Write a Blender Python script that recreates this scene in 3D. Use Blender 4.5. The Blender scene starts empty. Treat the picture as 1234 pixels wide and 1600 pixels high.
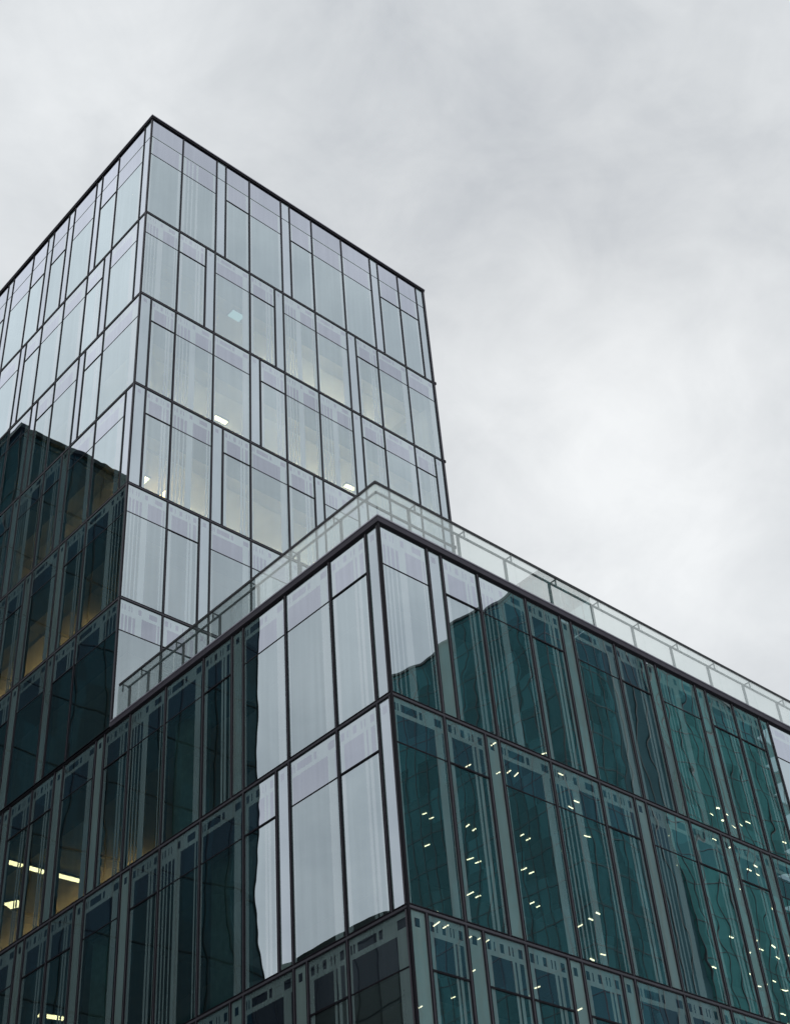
import bpy, bmesh, math, random
from mathutils import Matrix, Vector
R = math.radians
random.seed(7)
S = bpy.context.scene
COL = S.collection
CAMZ = 1.6                      # eye height above the pavement; levels below are given above the eye

# ------------------------------------------------------------------ mesh helpers
class MB:
    """collects boxes / quads / tubes, with a material slot per face"""
    def __init__(s): s.v = []; s.f = []; s.m = []; s.sm = []
    def quad(s, pts, m=0):
        b = len(s.v); s.v += [tuple(p) for p in pts]; s.f.append(tuple(range(b, b + len(pts)))); s.m.append(m); s.sm.append(False)
    def box(s, x0, x1, y0, y1, z0, z1, m=0):
        b = len(s.v)
        s.v += [(x0,y0,z0),(x1,y0,z0),(x1,y1,z0),(x0,y1,z0),(x0,y0,z1),(x1,y0,z1),(x1,y1,z1),(x0,y1,z1)]
        for q in ((0,3,2,1),(4,5,6,7),(0,1,5,4),(1,2,6,5),(2,3,7,6),(3,0,4,7)):
            s.f.append(tuple(b + i for i in q)); s.m.append(m); s.sm.append(False)
    def tube(s, p, q, r, n=10, m=0):
        p = Vector(p); q = Vector(q); d = (q - p).normalized()
        a = d.orthogonal().normalized(); c = d.cross(a)
        b = len(s.v)
        for e in (p, q):
            for i in range(n):
                t = 2 * math.pi * i / n
                s.v.append(tuple(e + r * (a * math.cos(t) + c * math.sin(t))))
        for i in range(n):
            j = (i + 1) % n
            s.f.append((b+i, b+j, b+n+j, b+n+i)); s.m.append(m); s.sm.append(True)
        s.f.append(tuple(b + i for i in reversed(range(n)))); s.m.append(m); s.sm.append(False)
        s.f.append(tuple(b + n + i for i in range(n))); s.m.append(m); s.sm.append(False)
    def add(s, o, M):
        b = len(s.v)
        s.v += [tuple(M @ Vector(p)) for p in o.v]
        s.f += [tuple(b + i for i in f) for f in o.f]; s.m += o.m; s.sm += o.sm
    def mesh(s, name, mats):
        me = bpy.data.meshes.new(name); me.from_pydata(s.v, [], s.f)
        for m in mats: me.materials.append(m)
        me.polygons.foreach_set('material_index', s.m)
        me.polygons.foreach_set('use_smooth', s.sm)
        me.update(); return me
    def build(s, name, mats, parent=None, loc=(0,0,0)):
        if not isinstance(mats, (list, tuple)): mats = [mats]
        return link(name, s.mesh(name, mats), parent, loc)

def link(name, data, parent=None, loc=(0,0,0), rz=0):
    o = bpy.data.objects.new(name, data); COL.objects.link(o)
    o.parent = parent; o.location = loc; o.rotation_euler = (0, 0, rz); return o
def tag(o, label=None, cat=None, group=None, kind=None):
    if label: o['label'] = label
    if cat: o['category'] = cat
    if group: o['group'] = group
    if kind: o['kind'] = kind
    return o

# ------------------------------------------------------------------ materials
def newmat(name):
    m = bpy.data.materials.new(name); m.use_nodes = True
    nt = m.node_tree; nt.nodes.clear(); return m, nt
def N(nt, t, **kw):
    n = nt.nodes.new(t)
    for k, v in kw.items():
        if k in n.inputs: n.inputs[k].default_value = v
        else: setattr(n, k, v)
    return n
def mth(nt, op, a, b=None, clamp=False):
    n = nt.nodes.new('ShaderNodeMath'); n.operation = op; n.use_clamp = clamp
    for i, x in enumerate((a, b)):
        if x is None: continue
        if hasattr(x, 'links'): nt.links.new(x, n.inputs[i])
        else: n.inputs[i].default_value = x
    return n.outputs[0]
def vm(nt, op, a, b=None):
    n = nt.nodes.new('ShaderNodeVectorMath'); n.operation = op
    for i, x in enumerate((a, b)):
        if x is None: continue
        if op == 'SCALE' and i == 1: sk = n.inputs['Scale']
        else: sk = n.inputs[i]
        if hasattr(x, 'links'): nt.links.new(x, sk)
        else: sk.default_value = x
    return n.outputs['Value'] if op in ('DOT_PRODUCT', 'LENGTH') else n.outputs['Vector']

def plain(name, col, rough=.6, metal=0., var=.12, scale=3., spec=.5, bump=0.):
    m, nt = newmat(name)
    out = N(nt, 'ShaderNodeOutputMaterial'); b = N(nt, 'ShaderNodeBsdfPrincipled')
    b.inputs['Roughness'].default_value = rough; b.inputs['Metallic'].default_value = metal
    b.inputs['Specular IOR Level'].default_value = spec
    tc = N(nt, 'ShaderNodeTexCoord'); oi = N(nt, 'ShaderNodeObjectInfo')
    off = vm(nt, 'ADD', tc.outputs['Object'], vm(nt, 'SCALE', (37., 11., 53.), oi.outputs['Random']))
    nz = N(nt, 'ShaderNodeTexNoise'); nz.inputs['Scale'].default_value = scale; nz.inputs['Detail'].default_value = 5
    nt.links.new(off, nz.inputs['Vector'])
    hi = tuple(min(1, c * (1 + var)) for c in col) + (1,); lo = tuple(c * (1 - var) for c in col) + (1,)
    r = N(nt, 'ShaderNodeValToRGB'); r.color_ramp.elements[0].position = .3; r.color_ramp.elements[1].position = .7
    r.color_ramp.elements[0].color = lo; r.color_ramp.elements[1].color = hi
    nt.links.new(nz.outputs['Fac'], r.inputs[0]); nt.links.new(r.outputs[0], b.inputs['Base Color'])
    if bump:
        bp = N(nt, 'ShaderNodeBump'); bp.inputs['Strength'].default_value = bump; bp.inputs['Distance'].default_value = .02
        nt.links.new(nz.outputs['Fac'], bp.inputs['Height']); nt.links.new(bp.outputs[0], b.inputs['Normal'])
    nt.links.new(b.outputs[0], out.inputs[0]); return m

def facade_glass(name, kind, wob=1.0):
    """coated reflective curtain-wall glass; kind: vision / spandrel / frit is what lies behind the coating"""
    m, nt = newmat(name); L = nt.links.new
    out = N(nt, 'ShaderNodeOutputMaterial')
    tc = N(nt, 'ShaderNodeTexCoord'); oi = N(nt, 'ShaderNodeObjectInfo'); ge = N(nt, 'ShaderNodeNewGeometry')
    off = vm(nt, 'ADD', tc.outputs['Object'], vm(nt, 'SCALE', (91., 33., 57.), oi.outputs['Random']))
    # roller-wave and pillowing of the sheet: gentle tilts of the surface normal
    def tilt(scale, amp, det=1.):
        nz = N(nt, 'ShaderNodeTexNoise'); nz.inputs['Scale'].default_value = scale; nz.inputs['Detail'].default_value = det
        L(off, nz.inputs['Vector'])
        c = vm(nt, 'SUBTRACT', nz.outputs['Color'], (.5, .5, .5))
        return vm(nt, 'SCALE', c, amp)
    rnd = mth(nt, 'ADD', mth(nt, 'MULTIPLY', oi.outputs['Random'], 1.0), .45)
    t = vm(nt, 'ADD', tilt(.35, .016 * wob), tilt(1.5, .005 * wob, 1.))
    t = vm(nt, 'SCALE', t, rnd)
    wn = N(nt, 'ShaderNodeTexWhiteNoise'); wn.noise_dimensions = '1D'; L(mth(nt, 'MULTIPLY', oi.outputs['Random'], 977.), wn.inputs['W'])
    t = vm(nt, 'ADD', t, vm(nt, 'SCALE', vm(nt, 'SUBTRACT', wn.outputs['Color'], (.5, .5, .5)), .008))
    nrm = vm(nt, 'NORMALIZE', vm(nt, 'ADD', ge.outputs['Normal'], t))
    gl = N(nt, 'ShaderNodeBsdfGlossy'); gl.inputs['Roughness'].default_value = .0
    gl.inputs['Color'].default_value = {'vision': (.83, .94, .99, 1), 'spandrel': (.855, .893, 1., 1), 'frit': (.88, .94, .99, 1), 'panel': (.83, .87, .96, 1)}[kind]
    L(nrm, gl.inputs['Normal'])
    lw = N(nt, 'ShaderNodeLayerWeight'); lw.inputs['Blend'].default_value = .5
    f3 = mth(nt, 'POWER', lw.outputs['Facing'], 3.)
    fac = mth(nt, 'ADD', mth(nt, 'MULTIPLY', f3, .98), .525)
    fac = mth(nt, 'ADD', fac, mth(nt, 'MULTIPLY', mth(nt, 'SUBTRACT', oi.outputs['Random'], .5), .11), True)
    sn = N(nt, 'ShaderNodeTexNoise'); sn.inputs['Scale'].default_value = 1.; sn.inputs['Detail'].default_value = 4
    sm = N(nt, 'ShaderNodeMapping'); sm.inputs['Scale'].default_value = (9., 9., .35); L(off, sm.inputs[0]); L(sm.outputs[0], sn.inputs['Vector'])
    fac = mth(nt, 'ADD', fac, mth(nt, 'MULTIPLY', mth(nt, 'SUBTRACT', sn.outputs['Fac'], .5), .12), True)
    if kind == 'vision':
        # tinted see-through layer with a little dust film
        tr = N(nt, 'ShaderNodeBsdfTransparent'); tr.inputs['Color'].default_value = (.58, .78, .77, 1)
        df = N(nt, 'ShaderNodeBsdfDiffuse'); df.inputs['Color'].default_value = (.16, .23, .23, 1)
        base = N(nt, 'ShaderNodeMixShader'); base.inputs[0].default_value = .07
        L(tr.outputs[0], base.inputs[1]); L(df.outputs[0], base.inputs[2])
    else:
        base = N(nt, 'ShaderNodeBsdfDiffuse')
        nz = N(nt, 'ShaderNodeTexNoise'); nz.inputs['Scale'].default_value = 2.5; nz.inputs['Detail'].default_value = 6
        mp = N(nt, 'ShaderNodeMapping'); mp.inputs['Scale'].default_value = (1, 1, .35); L(off, mp.inputs[0]); L(mp.outputs[0], nz.inputs['Vector'])
        rp = N(nt, 'ShaderNodeValToRGB'); e = rp.color_ramp.elements; e[0].position = .3; e[1].position = .72
        if kind == 'frit': e[0].color = (.32, .455, .455, 1); e[1].color = (.41, .565, .565, 1)
        elif kind == 'panel': e[0].color = (.42, .60, .57, 1); e[1].color = (.53, .72, .69, 1)
        else: e[0].color = (.024, .036, .056, 1); e[1].color = (.034, .046, .072, 1)
        L(nz.outputs['Fac'], rp.inputs[0]); L(rp.outputs[0], base.inputs['Color'])
    mx = N(nt, 'ShaderNodeMixShader'); L(fac, mx.inputs[0]); L(base.outputs[0], mx.inputs[1]); L(gl.outputs[0], mx.inputs[2])
    L(mx.outputs[0], out.inputs[0]); return m

def clear_glass(name):
    m, nt = newmat(name); L = nt.links.new
    out = N(nt, 'ShaderNodeOutputMaterial')
    tr = N(nt, 'ShaderNodeBsdfTransparent'); tr.inputs['Color'].default_value = (.972, .99, .983, 1)
    gl = N(nt, 'ShaderNodeBsdfGlossy'); gl.inputs['Roughness'].default_value = 0.; gl.inputs['Color'].default_value = (.95, 1, .98, 1)
    lw = N(nt, 'ShaderNodeLayerWeight'); lw.inputs['Blend'].default_value = .5
    fac = mth(nt, 'ADD', mth(nt, 'MULTIPLY', mth(nt, 'POWER', lw.outputs['Facing'], 3.), .9), .12, True)
    df = N(nt, 'ShaderNodeBsdfDiffuse'); df.inputs['Color'].default_value = (.7, .78, .75, 1)
    bs = N(nt, 'ShaderNodeMixShader'); bs.inputs[0].default_value = .05; L(tr.outputs[0], bs.inputs[1]); L(df.outputs[0], bs.inputs[2])
    mx = N(nt, 'ShaderNodeMixShader'); L(fac, mx.inputs[0]); L(bs.outputs[0], mx.inputs[1]); L(gl.outputs[0], mx.inputs[2])
    L(mx.outputs[0], out.inputs[0]); return m

def lamp_mat(name, col, strength):
    m, nt = newmat(name); out = N(nt, 'ShaderNodeOutputMaterial')
    e = N(nt, 'ShaderNodeEmission'); e.inputs[0].default_value = (*col, 1); e.inputs[1].default_value = strength
    nt.links.new(e.outputs[0], out.inputs[0]); return m

def veil_glass(name, col, t=.45, rough=.05):
    """glazing of the buildings opposite: half drawn blinds, half see-through"""
    m, nt = newmat(name); L = nt.links.new; out = N(nt, 'ShaderNodeOutputMaterial')
    tc = N(nt, 'ShaderNodeTexCoord')
    mp = N(nt, 'ShaderNodeMapping'); mp.inputs['Scale'].default_value = (.66, .66, .27); L(tc.outputs['Object'], mp.inputs[0])
    wn = N(nt, 'ShaderNodeTexWhiteNoise')
    fl = vm(nt, 'FLOOR', mp.outputs[0]); L(fl, wn.inputs['Vector'])
    rp = N(nt, 'ShaderNodeValToRGB'); rp.color_ramp.elements[0].color = (*[c * .72 for c in col], 1); rp.color_ramp.elements[1].color = (*[c * 1.25 for c in col], 1)
    L(wn.outputs['Value'], rp.inputs[0])
    df = N(nt, 'ShaderNodeBsdfDiffuse'); L(rp.outputs[0], df.inputs[0])
    tr = N(nt, 'ShaderNodeBsdfTransparent'); tr.inputs[0].default_value = (.7, .85, .85, 1)
    b = N(nt, 'ShaderNodeMixShader'); b.inputs[0].default_value = t; L(df.outputs[0], b.inputs[1]); L(tr.outputs[0], b.inputs[2])
    gl = N(nt, 'ShaderNodeBsdfGlossy'); gl.inputs['Roughness'].default_value = rough
    mx = N(nt, 'ShaderNodeMixShader'); mx.inputs[0].default_value = .012; L(b.outputs[0], mx.inputs[1]); L(gl.outputs[0], mx.inputs[2])
    L(mx.outputs[0], out.inputs[0]); return m

MAT = dict(
    frame=plain('frame_metal', (.016, .014, .021), .5, var=.2, spec=.15),
    joint=plain('joint_gasket', (.12, .115, .135), .5, var=.1, spec=.2),
    vision=facade_glass('vision_glass', 'vision'),
    spandrel=facade_glass('spandrel_glass', 'spandrel'),
    frit=facade_glass('fritted_glass', 'frit'),
    panel=facade_glass('fritted_panel', 'panel'),
    clear=clear_glass('balustrade_glass'),
    coping=plain('coping_dark', (.009, .008, .013), .5, spec=.12),
    lip=plain('coping_lip', (.42, .40, .47), .35, metal=.4),
    rail=plain('rail_steel', (.030, .030, .037), .4, metal=.3),
    coping_band=plain('coping_band', (.085, .076, .10), .5, spec=.25),
    rail_pale=plain('handrail_steel', (.105, .11, .12), .4, metal=.2),
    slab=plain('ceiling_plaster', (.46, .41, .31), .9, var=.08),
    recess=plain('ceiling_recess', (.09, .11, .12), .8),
    slab_light=plain('ceiling_pale', (.62, .56, .44), .9, var=.06),  # ceiling further in from the facade, paler tone
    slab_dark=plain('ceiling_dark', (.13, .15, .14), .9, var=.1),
    tube=lamp_mat('ceiling_fill', (1., .78, .62), 50.),  # emission of the added out-of-view bars, not of the seen lamps
    fill_low=lamp_mat('ceiling_fill_soft', (1., .58, .25), 9.5),  # weaker amber glow for the same added bars
    core=plain('core_wall', (.40, .35, .26), .9, var=.1, scale=.8),
    roof=plain('roof_membrane', (.22, .22, .21), .9),
    concrete=plain('concrete', (.3, .3, .29), .85),
    blind=plain('blind_fabric', (.30, .40, .34), .9, var=.15, scale=6),
    warm=lamp_mat('lamp_warm', (1., .74, .38), 8.),
    pale=lamp_mat('lamp_pale', (.75, 1., .98), .75),
    warmlow=lamp_mat('lamp_warm_soft', (1., .74, .40), 7.),
    white=lamp_mat('lamp_white', (1., .78, .47), 9.),
    asphalt=plain('asphalt', (.05, .05, .052), .9, var=.25, scale=.6, bump=.2),
    paving=plain('paving_stone', (.26, .255, .25), .85, var=.18, scale=1.5),
    earth=plain('city_ground', (.12, .12, .115), .95, var=.2, scale=.05),
)

# ------------------------------------------------------------------ one glazing unit
SIZES = {'tower': (.012, .0145, -.011), 'block': (.015, .018, -.015)}   # joint half, bar width, projection
def paint(kind, w, h, top, nofrit, first):
    """rectangles (x0,x1,z0,z1 from the top, material) painted over one another"""
    V, SP, F, P = 0, 1, 2, 3
    TR = .92
    if kind == 'T':
        r = [(0, w, 0, h, P)]
        if not top: r.append((w*.28, w*.62, .12, .27, SP))
        return r
    if top:
        r = [(0, w, 0, h, V), (0, w, 0, 1.86, SP), (0, w, .88, .96, F)]
        r += [(0, .07, .9, h, F), (w - .12, w - .04, .9, h, F)]
        if kind in ('W2', 'W1') and first:
            for a, b in ((.05, .10), (.16, .20), (.27, .31), (.40, .46)): r.append((w * a, w * b, 1.0, h, F))
        return r
    r = [(0, w, 0, h, V), (0, w, 0, TR, SP), (0, w, 0, .36, F)]
    k = w / 1.37
    if kind == 'W1':
        r += [(0, .055, 0, h, F), (1.10 * k, 1.31 * k, .3, h, F), (1.345 * k, w, .3, h, F)]
        holes = [(.03, .065), (.10, .135), (.20, .64), (.70, .78), (1.12, 1.31)]
    elif kind == 'W2':
        r += [(0, .72 * k, .3, h, F)]
        r += [(a * k, b * k, .42, TR, SP) for a, b in ((.06, .13), (.18, .25), (.29, .39), (.43, .51))]
        r += [(a * k, b * k, TR, h, V) for a, b in ((.06, .13), (.18, .25), (.29, .39), (.43, .51))]
        r += [(1.21 * k, 1.25 * k, .3, h, F), (1.31 * k, w, .3, h, F)]
        holes = [(.06, .09), (.14, .18), (.28, .31), (.37, .40), (.60, .70), (.95, 1.22)]
    elif kind == 'WC':      # bars gathered at the right, towards the corner
        r += [(a * w, b * w, .3, h, F) for a, b in ((0, .04), (.56, .67), (.70, .725), (.78, .80), (.86, .88), (.94, 1.))]
        holes = [(.10, .50), (.56, .62), (.85, .93), (1.04, 1.08), (1.16, 1.26)]
        k = w / 1.37
    else:                   # M
        k = w / .97
        r += [(0, .12 * k, .3, h, F), (.62 * k, .685 * k, .3, h, F), (.725 * k, .80 * k, .3, h, F), (.90 * k, w, .3, h, F)]
        holes = [(.05, .14), (.21, .24), (.36, .45), (.565, .595), (.65, .68), (.80, .90)]
    r += [(a * k, b * k, .11, .27, SP) for a, b in holes]
    if nofrit: r.append((0, w, TR, h, V))
    return r

_cache = {}
def unit_shapes(kind, w, h, top, nofrit, first, size, bow=0.):
    GAP, BAR, OUT = SIZES[size]
    key = (bow, size, kind, round(w, 3), round(h, 3), top, nofrit, first)
    if key in _cache: return _cache[key]
    x0, x1 = GAP, w - GAP
    iw = w - 2 * GAP - 2 * BAR; ih = h - 2 * BAR
    rects = paint(kind, iw, ih, top, nofrit, first)
    xs = sorted({round(min(max(v, 0), iw), 4) for r in rects for v in r[:2]} | {0, iw})
    zs = sorted({round(min(max(v, 0), ih), 4) for r in rects for v in r[2:4]} | {0, ih})
    zsplit = BAR + .92
    if bow:
        xs = sorted(set(xs) | {iw * q / 5 for q in range(6)}); zs = sorted(set(zs) | {.92 + (ih - .92) * q / 18 for q in range(19)})
    def lean(x, zw):            # out-of-plane offset of a twisted sheet, zero at its frame
        d = (h - zw - zsplit) / (h - zsplit - BAR)
        return 0. if d <= 0 else bow * (x - w * .5) * (-.55 * math.sin(math.pi * min(1, d * 1.25)) + 1.5 * d ** 3)
    g = MB()
    for i in range(len(xs) - 1):
        for j in range(len(zs) - 1):
            if xs[i+1] - xs[i] < 1e-4 or zs[j+1] - zs[j] < 1e-4: continue
            cx = (xs[i] + xs[i+1]) / 2; cz = (zs[j] + zs[j+1]) / 2; mt = 0
            for r in rects:
                if r[0] <= cx <= r[1] and r[2] <= cz <= r[3]: mt = r[4]
            a, b = x0 + BAR + xs[i], x0 + BAR + xs[i+1]; t, u = h - BAR - zs[j], h - BAR - zs[j+1]
            g.quad([(a, .009 + lean(a, u), u), (b, .009 + lean(b, u), u), (b, .009 + lean(b, t), t), (a, .009 + lean(a, t), t)] if bow else [(a, .009, u), (b, .009, u), (b, .009, t), (a, .009, t)], mt)
    fr = MB()
    fr.box(x0, x0 + BAR, OUT, .11, 0, h); fr.box(x1 - BAR, x1, OUT, .11, 0, h)
    fr.box(x0 + BAR, x1 - BAR, OUT, .11, 0, BAR); fr.box(x0 + BAR, x1 - BAR, OUT, .11, h - BAR, h)
    fr.box(-GAP, GAP, OUT + .004, .07, 0, h, 1)
    tr = MB()
    if kind != 'T':
        zt = h - BAR - (1.86 if top else .92)
        if kind == 'M':
            tr.box(x0 + BAR, x1 - BAR, OUT + .002, .08, zt - .015, zt + .015)
            tr.box(x0 + BAR, x0 + BAR + .009, OUT + .003, .08, BAR, zt - .018); tr.box(x1 - BAR - .009, x1 - BAR, OUT + .003, .08, BAR, zt - .018)
        else:
            tr.box(x0 + BAR, x1 - BAR, .002, .08, zt - .012, zt + .012)
    if top:
        zt = h - BAR - .92; fr.box(x0 + BAR, x1 - BAR, .003, .08, zt - .010, zt + .010)
    _cache[key] = (g, fr, tr, {})
    return _cache[key]

GM = lambda: [MAT['vision'], MAT['spandrel'], MAT['frit'], MAT['panel']]
def blind_mesh(w, h):
    b = MB(); n = int(w / .05); rr = random.Random(int(w * 1000))
    xs = [.08 + (w - .16) * i / n for i in range(n + 1)]; ys = [.26 + (.025 if i % 2 else -.025) + rr.uniform(-.012, .012) for i in range(n + 1)]
    for i in range(n):
        b.quad([(xs[i], ys[i], .06), (xs[i+1], ys[i+1], .06), (xs[i+1], ys[i+1], h - 1.0), (xs[i], ys[i], h - 1.0)])
    b.box(.06, w - .06, .22, .30, h - 1.0, h - .93)
    return b

def weld(me):
    bm = bmesh.new(); bm.from_mesh(me)
    bmesh.ops.remove_doubles(bm, verts=bm.verts, dist=.0002)
    for f in bm.faces: f.smooth = True
    bm.to_mesh(me); bm.free(); return me

class Face:
    """a vertical facade plane; units are placed by distance from its corner"""
    def __init__(s, bld, corner, left, trim):
        s.b = bld; s.c = corner; s.left = left; s.stuff = MB(); s.trim = trim
    def pos(s, a, b, z):            # world position of the lower left point (seen from outside) of span a..b
        return (s.c[0], s.c[1] + b, z) if s.left else (s.c[0] + a, s.c[1], z)
    def rz(s): return -math.pi / 2 if s.left else 0.
    def unit(s, kind, a, b, z0, z1, top=False, nofrit=False, single=True, first=False, blind=False, bow=0.):
        w, h = b - a, z1 - z0
        g, fr, tr, ms = unit_shapes(kind, w, h, top, nofrit, first, s.trim, bow)
        P = Vector(s.pos(a, b, z0)); rz = s.rz()
        if not single:
            M = Matrix.Translation(P - s.b.location) @ Matrix.Rotation(rz, 4, 'Z')
            f2 = MB(); f2.add(fr, Matrix.Identity(4)); f2.add(tr, Matrix.Identity(4)); f2.m = [4 + i for i in f2.m]
            s.stuff.add(g, M); s.stuff.add(f2, M); return
        if not ms:
            ms['g'] = weld(g.mesh('window', GM())) if bow else g.mesh('window', GM()); ms['f'] = fr.mesh('frame', [MAT['frame'], MAT['joint']])
            if tr.f: ms['t'] = tr.mesh('transom', [MAT['frame']])
        o = link('side_panel' if kind == 'T' else 'window', ms['g'], s.b, P - s.b.location, rz)
        link('frame', ms['f'], o)
        if 't' in ms: link('transom', ms['t'], o)
        if blind: blind_mesh(w, h).build('blind', MAT['blind'], o)
    def finish(s):
        if s.stuff.f: tag(s.stuff.build('window', GM() + [MAT['frame'], MAT['joint']], s.b), kind='stuff')
    def band(s, a, b, z, hh=.021):
        m = MB(); m.box(0, b - a, -.006, .10, -hh, hh)
        link('floor_band', m.mesh('floor_band', [MAT['joint']]), s.b, Vector(s.pos(a, b, z)) - s.b.location, s.rz())

BOW = -.0042
def run(face, bays, codes, z0, z1, vis, top=False, nofrit=False, blinds=(), bowed=-1):
    """codes: one entry per bay, order from the corner outward: 'W1', 'TM', 'MT' ..."""
    for i, cde in enumerate(codes):
        a, b = bays[i], bays[i+1]; kw = dict(top=top, nofrit=nofrit, single=i < vis, first=i == 1)
        if cde[0] == 'W': face.unit(cde, a, b, z0, z1, blind=i in blinds and i < vis, **kw)
        elif cde == 'TM':
            face.unit('T', a, a + .385, z0, z1, **kw)
            face.unit('M', a + .385, b, z0, z1, bow=BOW if i == bowed else 0., **kw)
        elif cde == 'MT': face.unit('M', a, b - .36, z0, z1, **kw); face.unit('T', b - .36, b, z0, z1, **kw)
        elif cde == 'TW': face.unit('T', a, a + .43, z0, z1, **kw); face.unit('W1', a + .43, b, z0, z1, **kw)

CX, YB, YT = 14.89, 15.35, 24.65
Z = lambda v: v + CAMZ
# ================================================================== the tower
tower = link('office_tower', None, None, (CX, YT, 0))
tag(tower, 'tall glass office tower rising behind, its sharp corner against the cloudy sky', 'building', 'glass office buildings')
TL = [Z(v) for v in (41.20, 36.28, 32.49, 28.72, 25.0, 21.25, 17.53)]
bR = [0, 1.27, 2.67, 4.06, 5.45, 6.84, 8.24, 9.63, 11.02, 12.32]
bL = [0, 1.97] + [1.97 + 1.387 * k for k in range(1, 12)]
fR = Face(tower, (CX, YT), False, 'tower'); fL = Face(tower, (CX, YT), True, 'tower')
TRC = [['W1','W2','TM','W1','TM','W1','W1','TM','MT'],
       ['W2','MT','W1','MT','W2','W1','TM','W1','W1'],
       ['TM','W2','W1','TM','W2','W2','TM','W1','MT'],
       ['TM','W2','TM','W1','MT','W2','TM','W1','MT'],
       ['W2','MT','W1','W2','TM','W1','MT','W1','W1'],
       ['W2','MT','W1','TM','W1','W2','MT','W1','W1']]
TLC = [['TW','MT','W1','TM','TM','W1','TM','W1','MT','W1','TM','W1'],
       ['TW','TM','W1','W1','MT','W1','MT','W1','W2','TM','W1','W1'],
       ['W1','MT','W1','MT','W1','MT','W1','TM','W1','W2','MT','W1'],
       ['TW','W1','TM','W2','TM','W1','MT','W1','W1','TM','W1','W1'],
       ['WC','MT','W1','TM','W1','MT','W2','W1','TM','W1','W1','MT'],
       ['WC','MT','W1','TM','W1','MT','W1','W2','TM','W1','W1','MT']]
E = .030
for i in range(6):
    z1, z0 = TL[i] - (0 if i == 0 else E), TL[i+1] + E
    run(fR, bR, TRC[i], z0, z1, 99, top=i == 0, nofrit=i == 5)
    run(fL, bL, TLC[i], z0, z1, (7, 6, 6, 6, 5, 5)[i], top=i == 0, nofrit=i == 5)
    if i: fR.band(0, bR[-1], TL[i]); fL.band(0, bL[-1], TL[i])
fR.finish(); fL.finish()
W = 12.36; DEP = bL[-1]
def prt(m, name, mats, par): return m.build(name, mats, par)
m = MB(); m.box(-.016, .002, -.016, .002, TL[6], TL[0]); m.build('corner_post', MAT['frame'], tower)
m = MB()   # coping: dark soffit band under a pale folded edge
m.box(-.04, W + .06, -.04, DEP, TL[0] + .004, TL[0] + .105, 0); m.box(-.06, W + .08, -.06, DEP, TL[0] + .109, TL[0] + .145, 1)
m.build('coping', [MAT['coping'], MAT['lip']], tower)
m = MB(); m.box(W - .03, W + .04, -.03, .5, TL[6], TL[0], 1); m.box(W - .03, W, .5, DEP, TL[6], TL[0], 0); m.build('side_wall', [MAT['concrete'], MAT['joint']], tower)
m = MB()
for i in range(1, 6): m.box(W + .005, W + .09, -.05, .3, TL[i] - .05, TL[i] + .05)
m.build('corner_bracket', MAT['frame'], tower)
for i in range(1, 6):
    m = MB(); m.box(.18, W - .06, .18, DEP - .1, TL[i] - .86, TL[i] - .10, 0)
    m.box(.14, .75, .76, DEP - .1, TL[i] - .94, TL[i] - .865, 1); m.box(.14, W - .06, .14, .75, TL[i] - .94, TL[i] - .865, 1)
    m.box(1.3, W - .3, 1.3, DEP - .2, TL[i] - .90, TL[i] - .864, 2)
    m.build('floor_slab', [MAT['slab'], MAT['recess'], MAT['slab_light']], tower)
m = MB(); m.box(.18, W - .06, .18, DEP - .1, TL[0] - 1.88, TL[0] - .1, 0); m.build('roof_slab', [MAT['slab']], tower)
m = MB(); m.box(3.6, W - 2.4, 3.8, DEP - 1, TL[6], TL[0] - 1.9); m.build('interior_wall', MAT['core'], tower)

# ================================================================== the lower block
block = link('office_block', None, None, (CX, YB, 0))
tag(block, 'lower glass office block at street corner with railed roof terrace and dark reflections', 'building', 'glass office buildings')
BL = [Z(v) for v in (17.46, 13.60, 9.62, 5.60, 1.60)]
kR = [0, 1.27] + [1.27 + 1.407 * k for k in range(1, 16)]
kL = [0, 1.50] + [1.50 + 1.400 * k for k in range(1, 17)]
gR = Face(block, (CX, YB), False, 'block'); gL = Face(block, (CX, YB), True, 'block')
BRC = [['W2','TM','W2','MT','W1','MT','W2','TM','MT','W1','TM','W2','MT','W1','W1','TM'],
       ['W1','MT','W1','W2','MT','W2','MT','MT','W1','TM','W2','MT','W1','W1','TM','W1'],
       ['TM','TM','MT','MT','W1','MT','W1','W2','TM','W1','MT','W1','W2','TM','W1','W1'],
       ['W1','MT','W1','TM','W1','W2','MT','W1','W1','TM','W1','W2','MT','W1','TM','W1']]
BLC = [['TM','W1','W1','TM','W1','W2','MT','W1','TM','MT','W1','TM','W2','W1','TM','W1','W1'],
       ['TM','W1','TM','W1','W2','MT','W1','TM','MT','W1','W2','TM','W1','W1','MT','W1','W1'],
       ['W1','MT','W1','TM','W2','MT','W1','TM','W1','W1','MT','W1','TM','W1','W2','W1','W1'],
       ['W1','TM','W1','MT','W1','W2','TM','W1','W1','MT','W1','TM','W1','W1','W2','TM','W1']]
for i in range(4):
    z1, z0 = BL[i] - (0 if i == 0 else E), BL[i+1] + E
    run(gR, kR, BRC[i], z0, z1, (11, 10, 9, 0)[i])
    run(gL, kL, BLC[i], z0, z1, (11, 11, 11, 0)[i], bowed=2 if i == 1 else -1, blinds=(4, 8, 10) if i == 0 else (3, 6) if i == 1 else (2,))
    if i: gR.band(0, kR[-1], BL[i]); gL.band(0, kL[-1], BL[i])
gR.finish(); gL.finish()
BW, BD = kR[-1], kL[-1]; TY = YT - YB
m = MB(); m.box(-.03, .004, -.03, .004, BL[4], BL[0]); m.build('corner_post', MAT['frame'], block)
m = MB()
def ring(o, z0, z1, k, d):
    m.box(-o, BW, -o, .30, z0, z1, k); m.box(-o, .30, .30, d, z0, z1, k)
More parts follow.
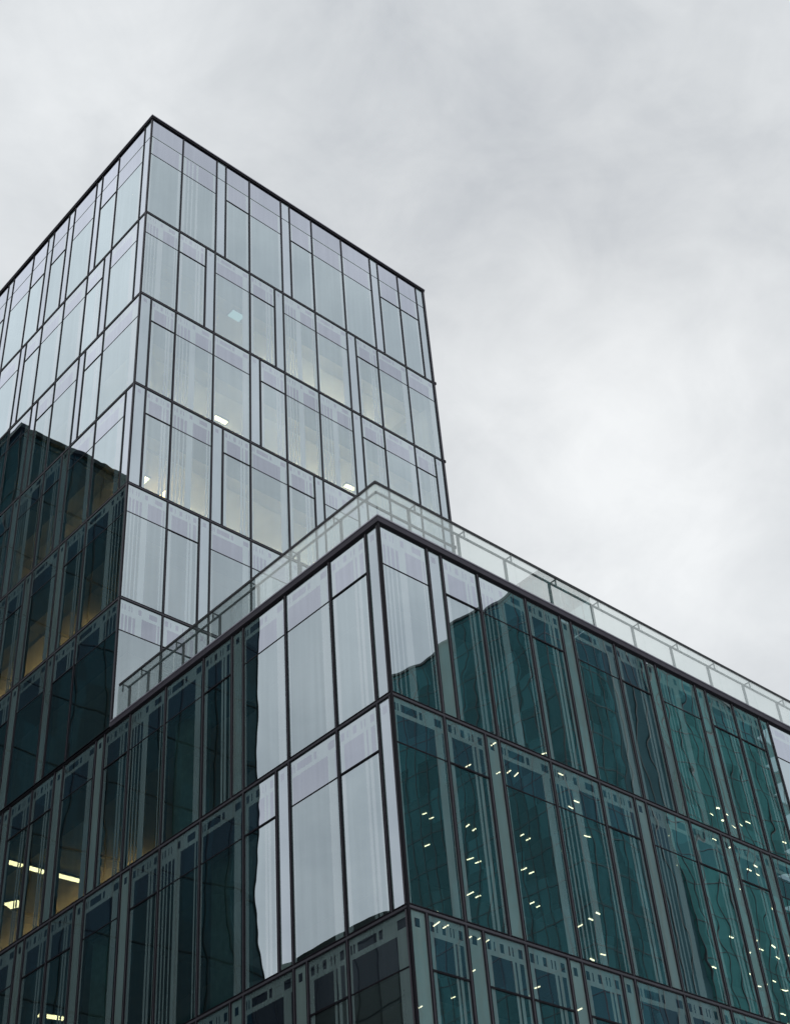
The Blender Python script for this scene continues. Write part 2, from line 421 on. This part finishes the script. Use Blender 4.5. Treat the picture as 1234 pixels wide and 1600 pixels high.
ring(.026, BL[0] + .004, BL[0] + .038, 0, TY - .02); ring(.040, BL[0] + .042, BL[0] + .165, 2, TY - .02); ring(.052, BL[0] + .169, BL[0] + .20, 1, TY - .02)
m.box(-.026, .25, TY - .015, BD, BL[0] + .004, BL[0] + .03, 0)
m.build('coping', [MAT['coping'], MAT['lip'], MAT['coping_band']], block)
m = MB(); m.box(.3, BW, .3, TY - .02, BL[0] - .05, BL[0] + .05); m.box(W + .1, BW, TY - .02, TY + 9, BL[0] - .05, BL[0] + .05); m.build('roof_deck', MAT['roof'], block)
for i in range(0, 4):
    m = MB(); zt = BL[i] - (.07 if i == 0 else .10)
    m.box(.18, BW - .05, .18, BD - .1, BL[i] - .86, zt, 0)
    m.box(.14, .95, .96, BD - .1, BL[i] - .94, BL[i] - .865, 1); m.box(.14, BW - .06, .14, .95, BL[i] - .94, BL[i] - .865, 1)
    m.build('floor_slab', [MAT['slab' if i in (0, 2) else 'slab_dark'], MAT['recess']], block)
m = MB(); m.box(3.8, BW - 3, 4.0, BD - 1, 0, BL[0] - .9); m.build('interior_wall', MAT['core'], block)
m = MB(); m.box(BW - .02, BW + .2, 0, TY + 9, 0, BL[0] - .05); m.box(W + .1, BW - .02, TY + 8.8, TY + 9, 0, BL[0] - .05); m.build('side_wall', MAT['concrete'], block)
m = MB(); m.box(0.02, BW - .05, .02, .3, 0, BL[4] - .06); m.box(.02, .3, .3, BD, 0, BL[4] - .06); m.build('base_wall', MAT['coping'], block)

# roof balustrade: outer glass with a dark cap, inner handrail on posts, short brackets between
ZC = BL[0] + .20; ZT = Z(18.54)
rl = MB(); IN = .20
rl.box(-.020, BW, -.020, .020, ZT - .030, ZT + .026); rl.box(-.020, .020, .020, TY - .25, ZT - .030, ZT + .026)
rl.tube((IN, IN, ZT - .02), (BW, IN, ZT - .02), .027, 12, 1); rl.tube((IN, IN, ZT - .02), (IN, TY - .3, ZT - .02), .027, 12, 1)
railing = rl.build('railing', [MAT['rail'], MAT['rail_pale']], block)
posR = [1.08 + 1.392 * k for k in range(0, 16)]; posL = [1.30 + 1.373 * k for k in range(0, 6)] + [TY - .37]
pm = MB(); pm.box(-.028, .028, IN - .012, IN + .03, ZC - .1, ZT - .04); pm.box(-.012, .012, .034, IN, ZT - .056, ZT - .034); pm.box(-.014, .014, .0095, .034, ZT - .24, ZT - .032)
pme = pm.mesh('post', [MAT['rail_pale']])
for x in posR: link('post', pme, railing, (x, 0, 0))
for y in posL: link('post', pme, railing, (0, y, 0), -math.pi / 2).scale = (1, 1, 1)
for o in [c for c in railing.children if abs(c.rotation_euler.z) > 1]: o.rotation_euler.z = -math.pi / 2
def gpanel(a, b, left):
    g = MB()
    if left: g.box(-.009, .009, a, b, ZC + .001, ZT - .032)
    else: g.box(a, b, -.009, .009, ZC + .001, ZT - .032)
    g.build('glass_panel', MAT['clear'], railing)
ex = [0.012] + [p + .06 for p in posR] + [BW]
for a, b in zip(ex, ex[1:]): gpanel(a + .006, b - .006, False)
ey = [0.012] + [p + .06 for p in posL[:-1]] + [TY - .2]
for a, b in zip(ey, ey[1:]): gpanel(a + .006, b - .006, True)

# ================================================================== lamps lit behind the glass, plus unseen glow bars added for the rooms
def ceiling_lamp(name, x0, y0, x1, y1, z, label, wid=.07, mat='warm', group='lit ceiling lights'):
    r = link(name, None, None, ((x0 + x1) / 2, (y0 + y1) / 2, z))
    tag(r, label, 'ceiling light', group)
    d = Vector((x1 - x0, y1 - y0, 0)); Ln = d.length; a = math.atan2(d.y, d.x)
    t = MB(); t.box(-Ln / 2, Ln / 2, -wid, wid, -.06, -.02); o = t.build('tube', MAT[mat], r); o.rotation_euler.z = a
    h = MB(); h.box(-Ln / 2 - .03, Ln / 2 + .03, -wid - .03, wid + .03, -.018, .03); h.box(-.02, .02, -.02, .02, .03, .16)
    o = h.build('housing', MAT['coping'], r); o.rotation_euler.z = a
ceiling_lamp('ceiling_light', 19.13, 26.76, 19.61, 26.76, Z(31.49), 'lit strip light behind third-storey tower glass, above the beige interior')
ceiling_lamp('ceiling_light', 24.57, 26.78, 24.97, 26.74, Z(31.49), 'lit strip light in the tower just above the terrace railing corner')
ceiling_lamp('ceiling_light', 16.83, 27.10, 16.83, 26.80, Z(27.72), 'short lit strip light beside the tower corner above the dark reflection')
ceiling_lamp('ceiling_light', 15.20, 29.90, 15.80, 29.90, Z(16.5), 'lit tube at the left picture edge, leftmost of the row of warm tubes')
ceiling_lamp('ceiling_light', 15.92, 29.90, 16.42, 29.90, Z(16.5), 'second warm tube from the left picture edge in the lower block')
ceiling_lamp('ceiling_light', 16.56, 29.88, 17.42, 29.84, Z(16.5), 'long warm tube, rightmost of the row in the lower block at left')
ceiling_lamp('glow_panel', 18.9, 25.62, 19.34, 25.62, Z(35.2), 'pale square ceiling panel glowing faintly high in the tower', wid=.15, mat='pale')
ceiling_lamp('glow_panel', 16.66, 32.1, 16.86, 31.75, Z(16.5), 'bright glowing panel standing for a lit wall piece under the row of tubes at far left', wid=.16)  # glowing panel added in place of a brightly lit bit of wall
ceiling_lamp('ceiling_light', 16.15, 29.02, 16.75, 28.92, Z(12.55), 'warm tube at the bottom left corner of the picture')

def tubes(bld, spans, mat='tube'):  # unseen glowing bars deep in the rooms, added to brighten the ceilings
    m = MB()
    for x0, x1, y0, y1, z in spans: m.box(x0, x1, y0, y1, z - .46, z - .40)
    m.build('fill_bar', MAT[mat], bld)
CE = [TL[i] - .90 for i in range(6)]
tubes(tower, [(6.2, 11.8, 2.95, 3.07, CE[1]), (2.8, 5.3, 3.3, 3.42, CE[2]), (7., 11., 3.3, 3.42, CE[2]), (2.6, 5.6, 3.55, 3.63, CE[3]), (6.9, 9.5, 3.55, 3.63, CE[3]),
              ])
tubes(tower, [(2.5, 2.62, 2.0, 9.5, CE[3]), (2.1, 2.22, 4.6, 11., CE[4])], 'fill_low')
tubes(block, [(3.2, 3.32, 12.6, 20., BL[0] - .9), (3.2, 3.32, 13., 20., BL[2] - .9)], 'fill_low')

# ================================================================== neighbours that the glass mirrors
def grid_building(name, x0, x1, y0, y1, h, label, mats, fl=3.7, pan=1.5, faces=('S', 'W', 'N', 'E'), lamps=0, deep=4.):
    """mats: glazing, mullion, inner wall"""
    r = link(name, None, None, ((x0 + x1) / 2, (y0 + y1) / 2, 0)); tag(r, label, 'building', 'buildings across the street')
    r.location = (0, 0, 0)
    core = MB(); core.box(x0 + deep, x1 - deep, y0 + deep, y1 - deep, 0, h - .5); core.build('core_wall', mats[2], r)
    sl = MB(); lp = MB(); gl = MB(); mu = MB(); n = int(h / fl); rr = random.Random(3)
    for k in range(n + 1):
        z = h - .3 - k * fl
        if z < 0: break
        sl.box(x0 + .06, x1 - .06, y0 + .06, y1 - .06, z - .45, z)
    rf = MB(); rf.box(x0 - .2, x1 + .2, y0 - .2, y1 + .2, h - .28, h); rf.build('roof', mats[1], r)
    g = .0
    segs = {'S': ((x0, y0), (1, 0), x1 - x0, (0, -1)), 'N': ((x0, y1), (1, 0), x1 - x0, (0, 1)), 'W': ((x0, y0), (0, 1), y1 - y0, (-1, 0)), 'E': ((x1, y0), (0, 1), y1 - y0, (1, 0))}
    for f in faces:
        (ox, oy), (dx, dy), Ln, (nx, ny) = segs[f]
        gl.quad([(ox, oy, 0), (ox + dx * Ln, oy + dy * Ln, 0), (ox + dx * Ln, oy + dy * Ln, h - .3), (ox, oy, h - .3)])
        np_ = int(Ln / pan)
        def bar(a, b, z0, z1, t):
            xa, xb = sorted((ox + dx * a + nx * .01, ox + dx * b + nx * t)); ya, yb = sorted((oy + dy * a + ny * .01, oy + dy * b + ny * t))
            mu.box(xa, xb, ya, yb, z0, z1)
        for i in range(np_ + 1): bar(i * Ln / np_ - .03, i * Ln / np_ + .03, 0, h - .3, .06)
        lit = [i % 4 == 1 or rr.random() < lamps * .35 for i in range(np_)]
        for k in range(n):
            z = h - .3 - k * fl
            bar(0, Ln, z - .37, z - .31, .04)
            for i in range(np_):
                if lit[i] and z < h - 12 and rr.random() < .72:
                    for dp in (1.1, 2.3):
                        if rr.random() < .2: continue
                        c = (i + .5) * Ln / np_ + rr.uniform(-.3, .3)
                        cx, cy = ox + dx * c - nx * dp, oy + dy * c - ny * dp
                        a, b = (.34, .032)
                        lp.box(cx - a * abs(dx) - b * abs(nx), cx + a * abs(dx) + b * abs(nx), cy - a * abs(dy) - b * abs(ny), cy + a * abs(dy) + b * abs(ny), z - .56, z - .47)
    sl.build('floor_slab', mats[2], r); tag(gl.build('glazing', mats[0], r)); tag(mu.build('mullion', mats[1], r), kind='stuff')
    if lp.f: tag(lp.build('ceiling_light', MAT['white'], r), kind='stuff')
    return r
mull = plain('neighbour_mullion', (.035, .045, .05), .5)
mull_grey = plain('neighbour_grey_mullion', (.075, .088, .088), .7, spec=.05)
mull_dark = plain('neighbour_dark_mullion', (.006, .014, .017), .6, spec=.1)
dark_in = plain('neighbour_interior', (.03, .06, .065), .9)
teal = veil_glass('neighbour_teal_glass', (.066, .255, .285)); teal2 = veil_glass('neighbour_pale_teal_glass', (.11, .40, .40)); dk = veil_glass('neighbour_dark_glass', (.006, .038, .050), .15); drab = veil_glass('neighbour_drab_glass', (.17, .20, .195), .1)
grey = plain('pier_cladding', (.055, .125, .145), .8, scale=.2, spec=.05)
grid_building('glass_high_rise', 96, 103.5, -105, -44.2, 92.1, 'dark teal glass high-rise across the street with lit ceiling lamps, mirrored in the block', [teal, mull, dark_in], faces=('N', 'W'), lamps=.30)
grid_building('glass_high_rise', 112.5, 135.4, -82, -44.6, 88.0, 'paler teal glass high-rise beyond the grey pier, mirrored at the right of the block', [teal2, mull, dark_in], faces=('N', 'W'), lamps=.36)
m = MB()
m.box(103.6, 112.4, -75, -44.9, 0, 87.7, 0)
for i in range(1, 5): m.box(103.6 + i * 1.75 - .06, 103.6 + i * 1.75 + .06, -44.9, -44.8, 0, 87.5, 1)
pier = m.build('stair_tower', [grey, mull]); tag(pier, 'grey clad stair tower between the two teal high-rises, mirrored in the block', 'building', 'buildings across the street')
grid_building('dark_office_building', -10.4, 5.2, 52, 84, 54.7, 'dark glass office building down the street, mirrored across the tower left face', [dk, mull_dark, dark_in], faces=('S', 'E', 'W'), deep=.7)
plant = MB(); plant.box(1.2, 4.6, 53.2, 58, 54.72, 55.5); plant.box(-3.5, -1.6, 53, 57, 54.72, 55.15); plant.box(-8.6, -6, 53.5, 60, 54.72, 55.3)
plant.build('roof_plant', mull_dark, bpy.data.objects['dark_office_building'])
grid_building('low_office_building', -45, -15, 8, 62, 30.65, 'lower dark building opposite, its roof mirrored under the bright sky patch', [drab, mull_grey, dark_in], faces=('E', 'N', 'S'), deep=.7)

# ================================================================== ground
def sheet(name, x0, x1, y0, y1, z, mat):
    m = MB(); m.quad([(x0, y0, z), (x1, y0, z), (x1, y1, z), (x0, y1, z)]); return tag(m.build(name, mat), kind='structure')
sheet('ground', -3000, 3000, -3000, 3000, -.02, MAT['earth'])
m = MB(); m.quad([(-6, -200, -.012), (8, -200, -.012), (8, 200, -.012), (-6, 200, -.012)]); m.quad([(8, -14, -.012), (200, -14, -.012), (200, -2, -.012), (8, -2, -.012)])
tag(m.build('road', MAT['asphalt']), kind='structure')
m = MB(); m.box(8, 90, -2, 15.2, -.01, .12); m.box(8, 14.8, 15.2, 120, -.01, .12); m.box(-14.5, -6, -200, 51, -.01, .12)
tag(m.build('pavement', MAT['paving']), kind='structure')

# ================================================================== sky and light
w = bpy.data.worlds.new('World'); S.world = w; w.use_nodes = True
nt = w.node_tree; nt.nodes.clear(); L = nt.links.new
out = N(nt, 'ShaderNodeOutputWorld'); bg = N(nt, 'ShaderNodeBackground'); bg.inputs['Strength'].default_value = .1
SUN_AZ, SUN_EL = 32., 48.
sky = N(nt, 'ShaderNodeTexSky'); sky.sky_type = 'NISHITA'; sky.sun_disc = False
sky.sun_elevation = R(SUN_EL); sky.sun_rotation = R(90 - SUN_AZ)
tc = N(nt, 'ShaderNodeTexCoord'); D = tc.outputs['Generated']
sep = N(nt, 'ShaderNodeSeparateXYZ'); L(D, sep.inputs[0])
zz = mth(nt, 'ADD', mth(nt, 'ABSOLUTE', sep.outputs[2]), .30)
cmb = N(nt, 'ShaderNodeCombineXYZ'); L(mth(nt, 'DIVIDE', sep.outputs[0], zz), cmb.inputs[0]); L(mth(nt, 'DIVIDE', sep.outputs[1], zz), cmb.inputs[1])
def nz(scale, det, dist, seed):
    n = N(nt, 'ShaderNodeTexNoise'); n.inputs['Scale'].default_value = scale; n.inputs['Detail'].default_value = det; n.inputs['Distortion'].default_value = dist
    n.inputs['Roughness'].default_value = .58
    L(vm(nt, 'ADD', vm(nt, 'MULTIPLY', D, (1., 1., 1.35)), (seed, seed * .7, seed * .3)), n.inputs['Vector']); return mth(nt, 'SUBTRACT', n.outputs['Fac'], .5)
def lobe(d, p):
    v = Vector(d).normalized(); return mth(nt, 'POWER', mth(nt, 'MAXIMUM', vm(nt, 'DOT_PRODUCT', D, tuple(v)), 0.), p)
terms = [(nz(4.6, 7, .4, 3.1), .42), (nz(12., 8, .5, 9.7), .27),
         (lobe((.61, .40, .685), 300), .12), (lobe((.69, .41, .60), 300), .12), (lobe((.67, .47, .575), 160), .08),
         (lobe((.51, .36, .78), 70), -.10), (lobe((.72, .33, .61), 260), -.05), (lobe((.24, .50, .83), 200), .06),
         (lobe((-.32, .65, .68), 14), .08), (lobe((-.58, .67, .46), 20), -.09), (lobe((.60, -.58, .53), 24), -.10)]
val = None
for t, k in terms:
    x = mth(nt, 'MULTIPLY', t, k); val = x if val is None else mth(nt, 'ADD', val, x)
val = mth(nt, 'ADD', val, .715)
cr = N(nt, 'ShaderNodeValToRGB'); e = cr.color_ramp.elements
e[0].position = .45; e[0].color = (.42, .455, .50, 1); e[1].position = .92; e[1].color = (.86, .885, .90, 1)
x = cr.color_ramp.elements.new(.66); x.color = (.635, .665, .69, 1)
L(val, cr.inputs[0])
cl = vm(nt, 'SCALE', cr.outputs[0], 10.3)
mx = N(nt, 'ShaderNodeMixRGB'); mx.inputs[0].default_value = .96; L(sky.outputs[0], mx.inputs[1]); L(cl, mx.inputs[2])
L(mx.outputs[0], bg.inputs['Color']); L(bg.outputs[0], out.inputs[0])

sd = bpy.data.lights.new('sun', 'SUN'); sd.energy = .6; sd.angle = R(22); sd.color = (1, .96, .9)
so = link('sun', sd); az, el = R(SUN_AZ), R(SUN_EL)
so.rotation_euler = Vector((math.cos(az) * math.cos(el), math.sin(az) * math.cos(el), math.sin(el))).to_track_quat('Z', 'Y').to_euler()

# ================================================================== camera
cd = bpy.data.cameras.new('camera'); cam = link('camera', cd)
right = Vector((.7437218372639973, -.6649910832584303, -.0682985209462378)); up = Vector((-.38722885986695965, -.5118356352873749, .7668624991066547)); fw = Vector((.5449143408489071, .5438852283678505, .6381670780449681))
cam.matrix_world = Matrix(((right.x, up.x, -fw.x, 0), (right.y, up.y, -fw.y, 0), (right.z, up.z, -fw.z, CAMZ), (0, 0, 0, 1)))
cd.sensor_fit = 'VERTICAL'; cd.sensor_height = 24; cd.sensor_width = 24; cd.lens = 2223.54 / 1600 * 24; cd.clip_start = .1; cd.clip_end = 8000
S.camera = cam
S.view_settings.view_transform = 'Standard'; S.view_settings.look = 'None'; S.view_settings.gamma = 1; S.view_settings.exposure = 0
S.cycles.max_bounces = 10; S.cycles.glossy_bounces = 5; S.cycles.transparent_max_bounces = 20; S.cycles.diffuse_bounces = 3
S.cycles.use_denoising = True; S.cycles.sample_clamp_indirect = 8
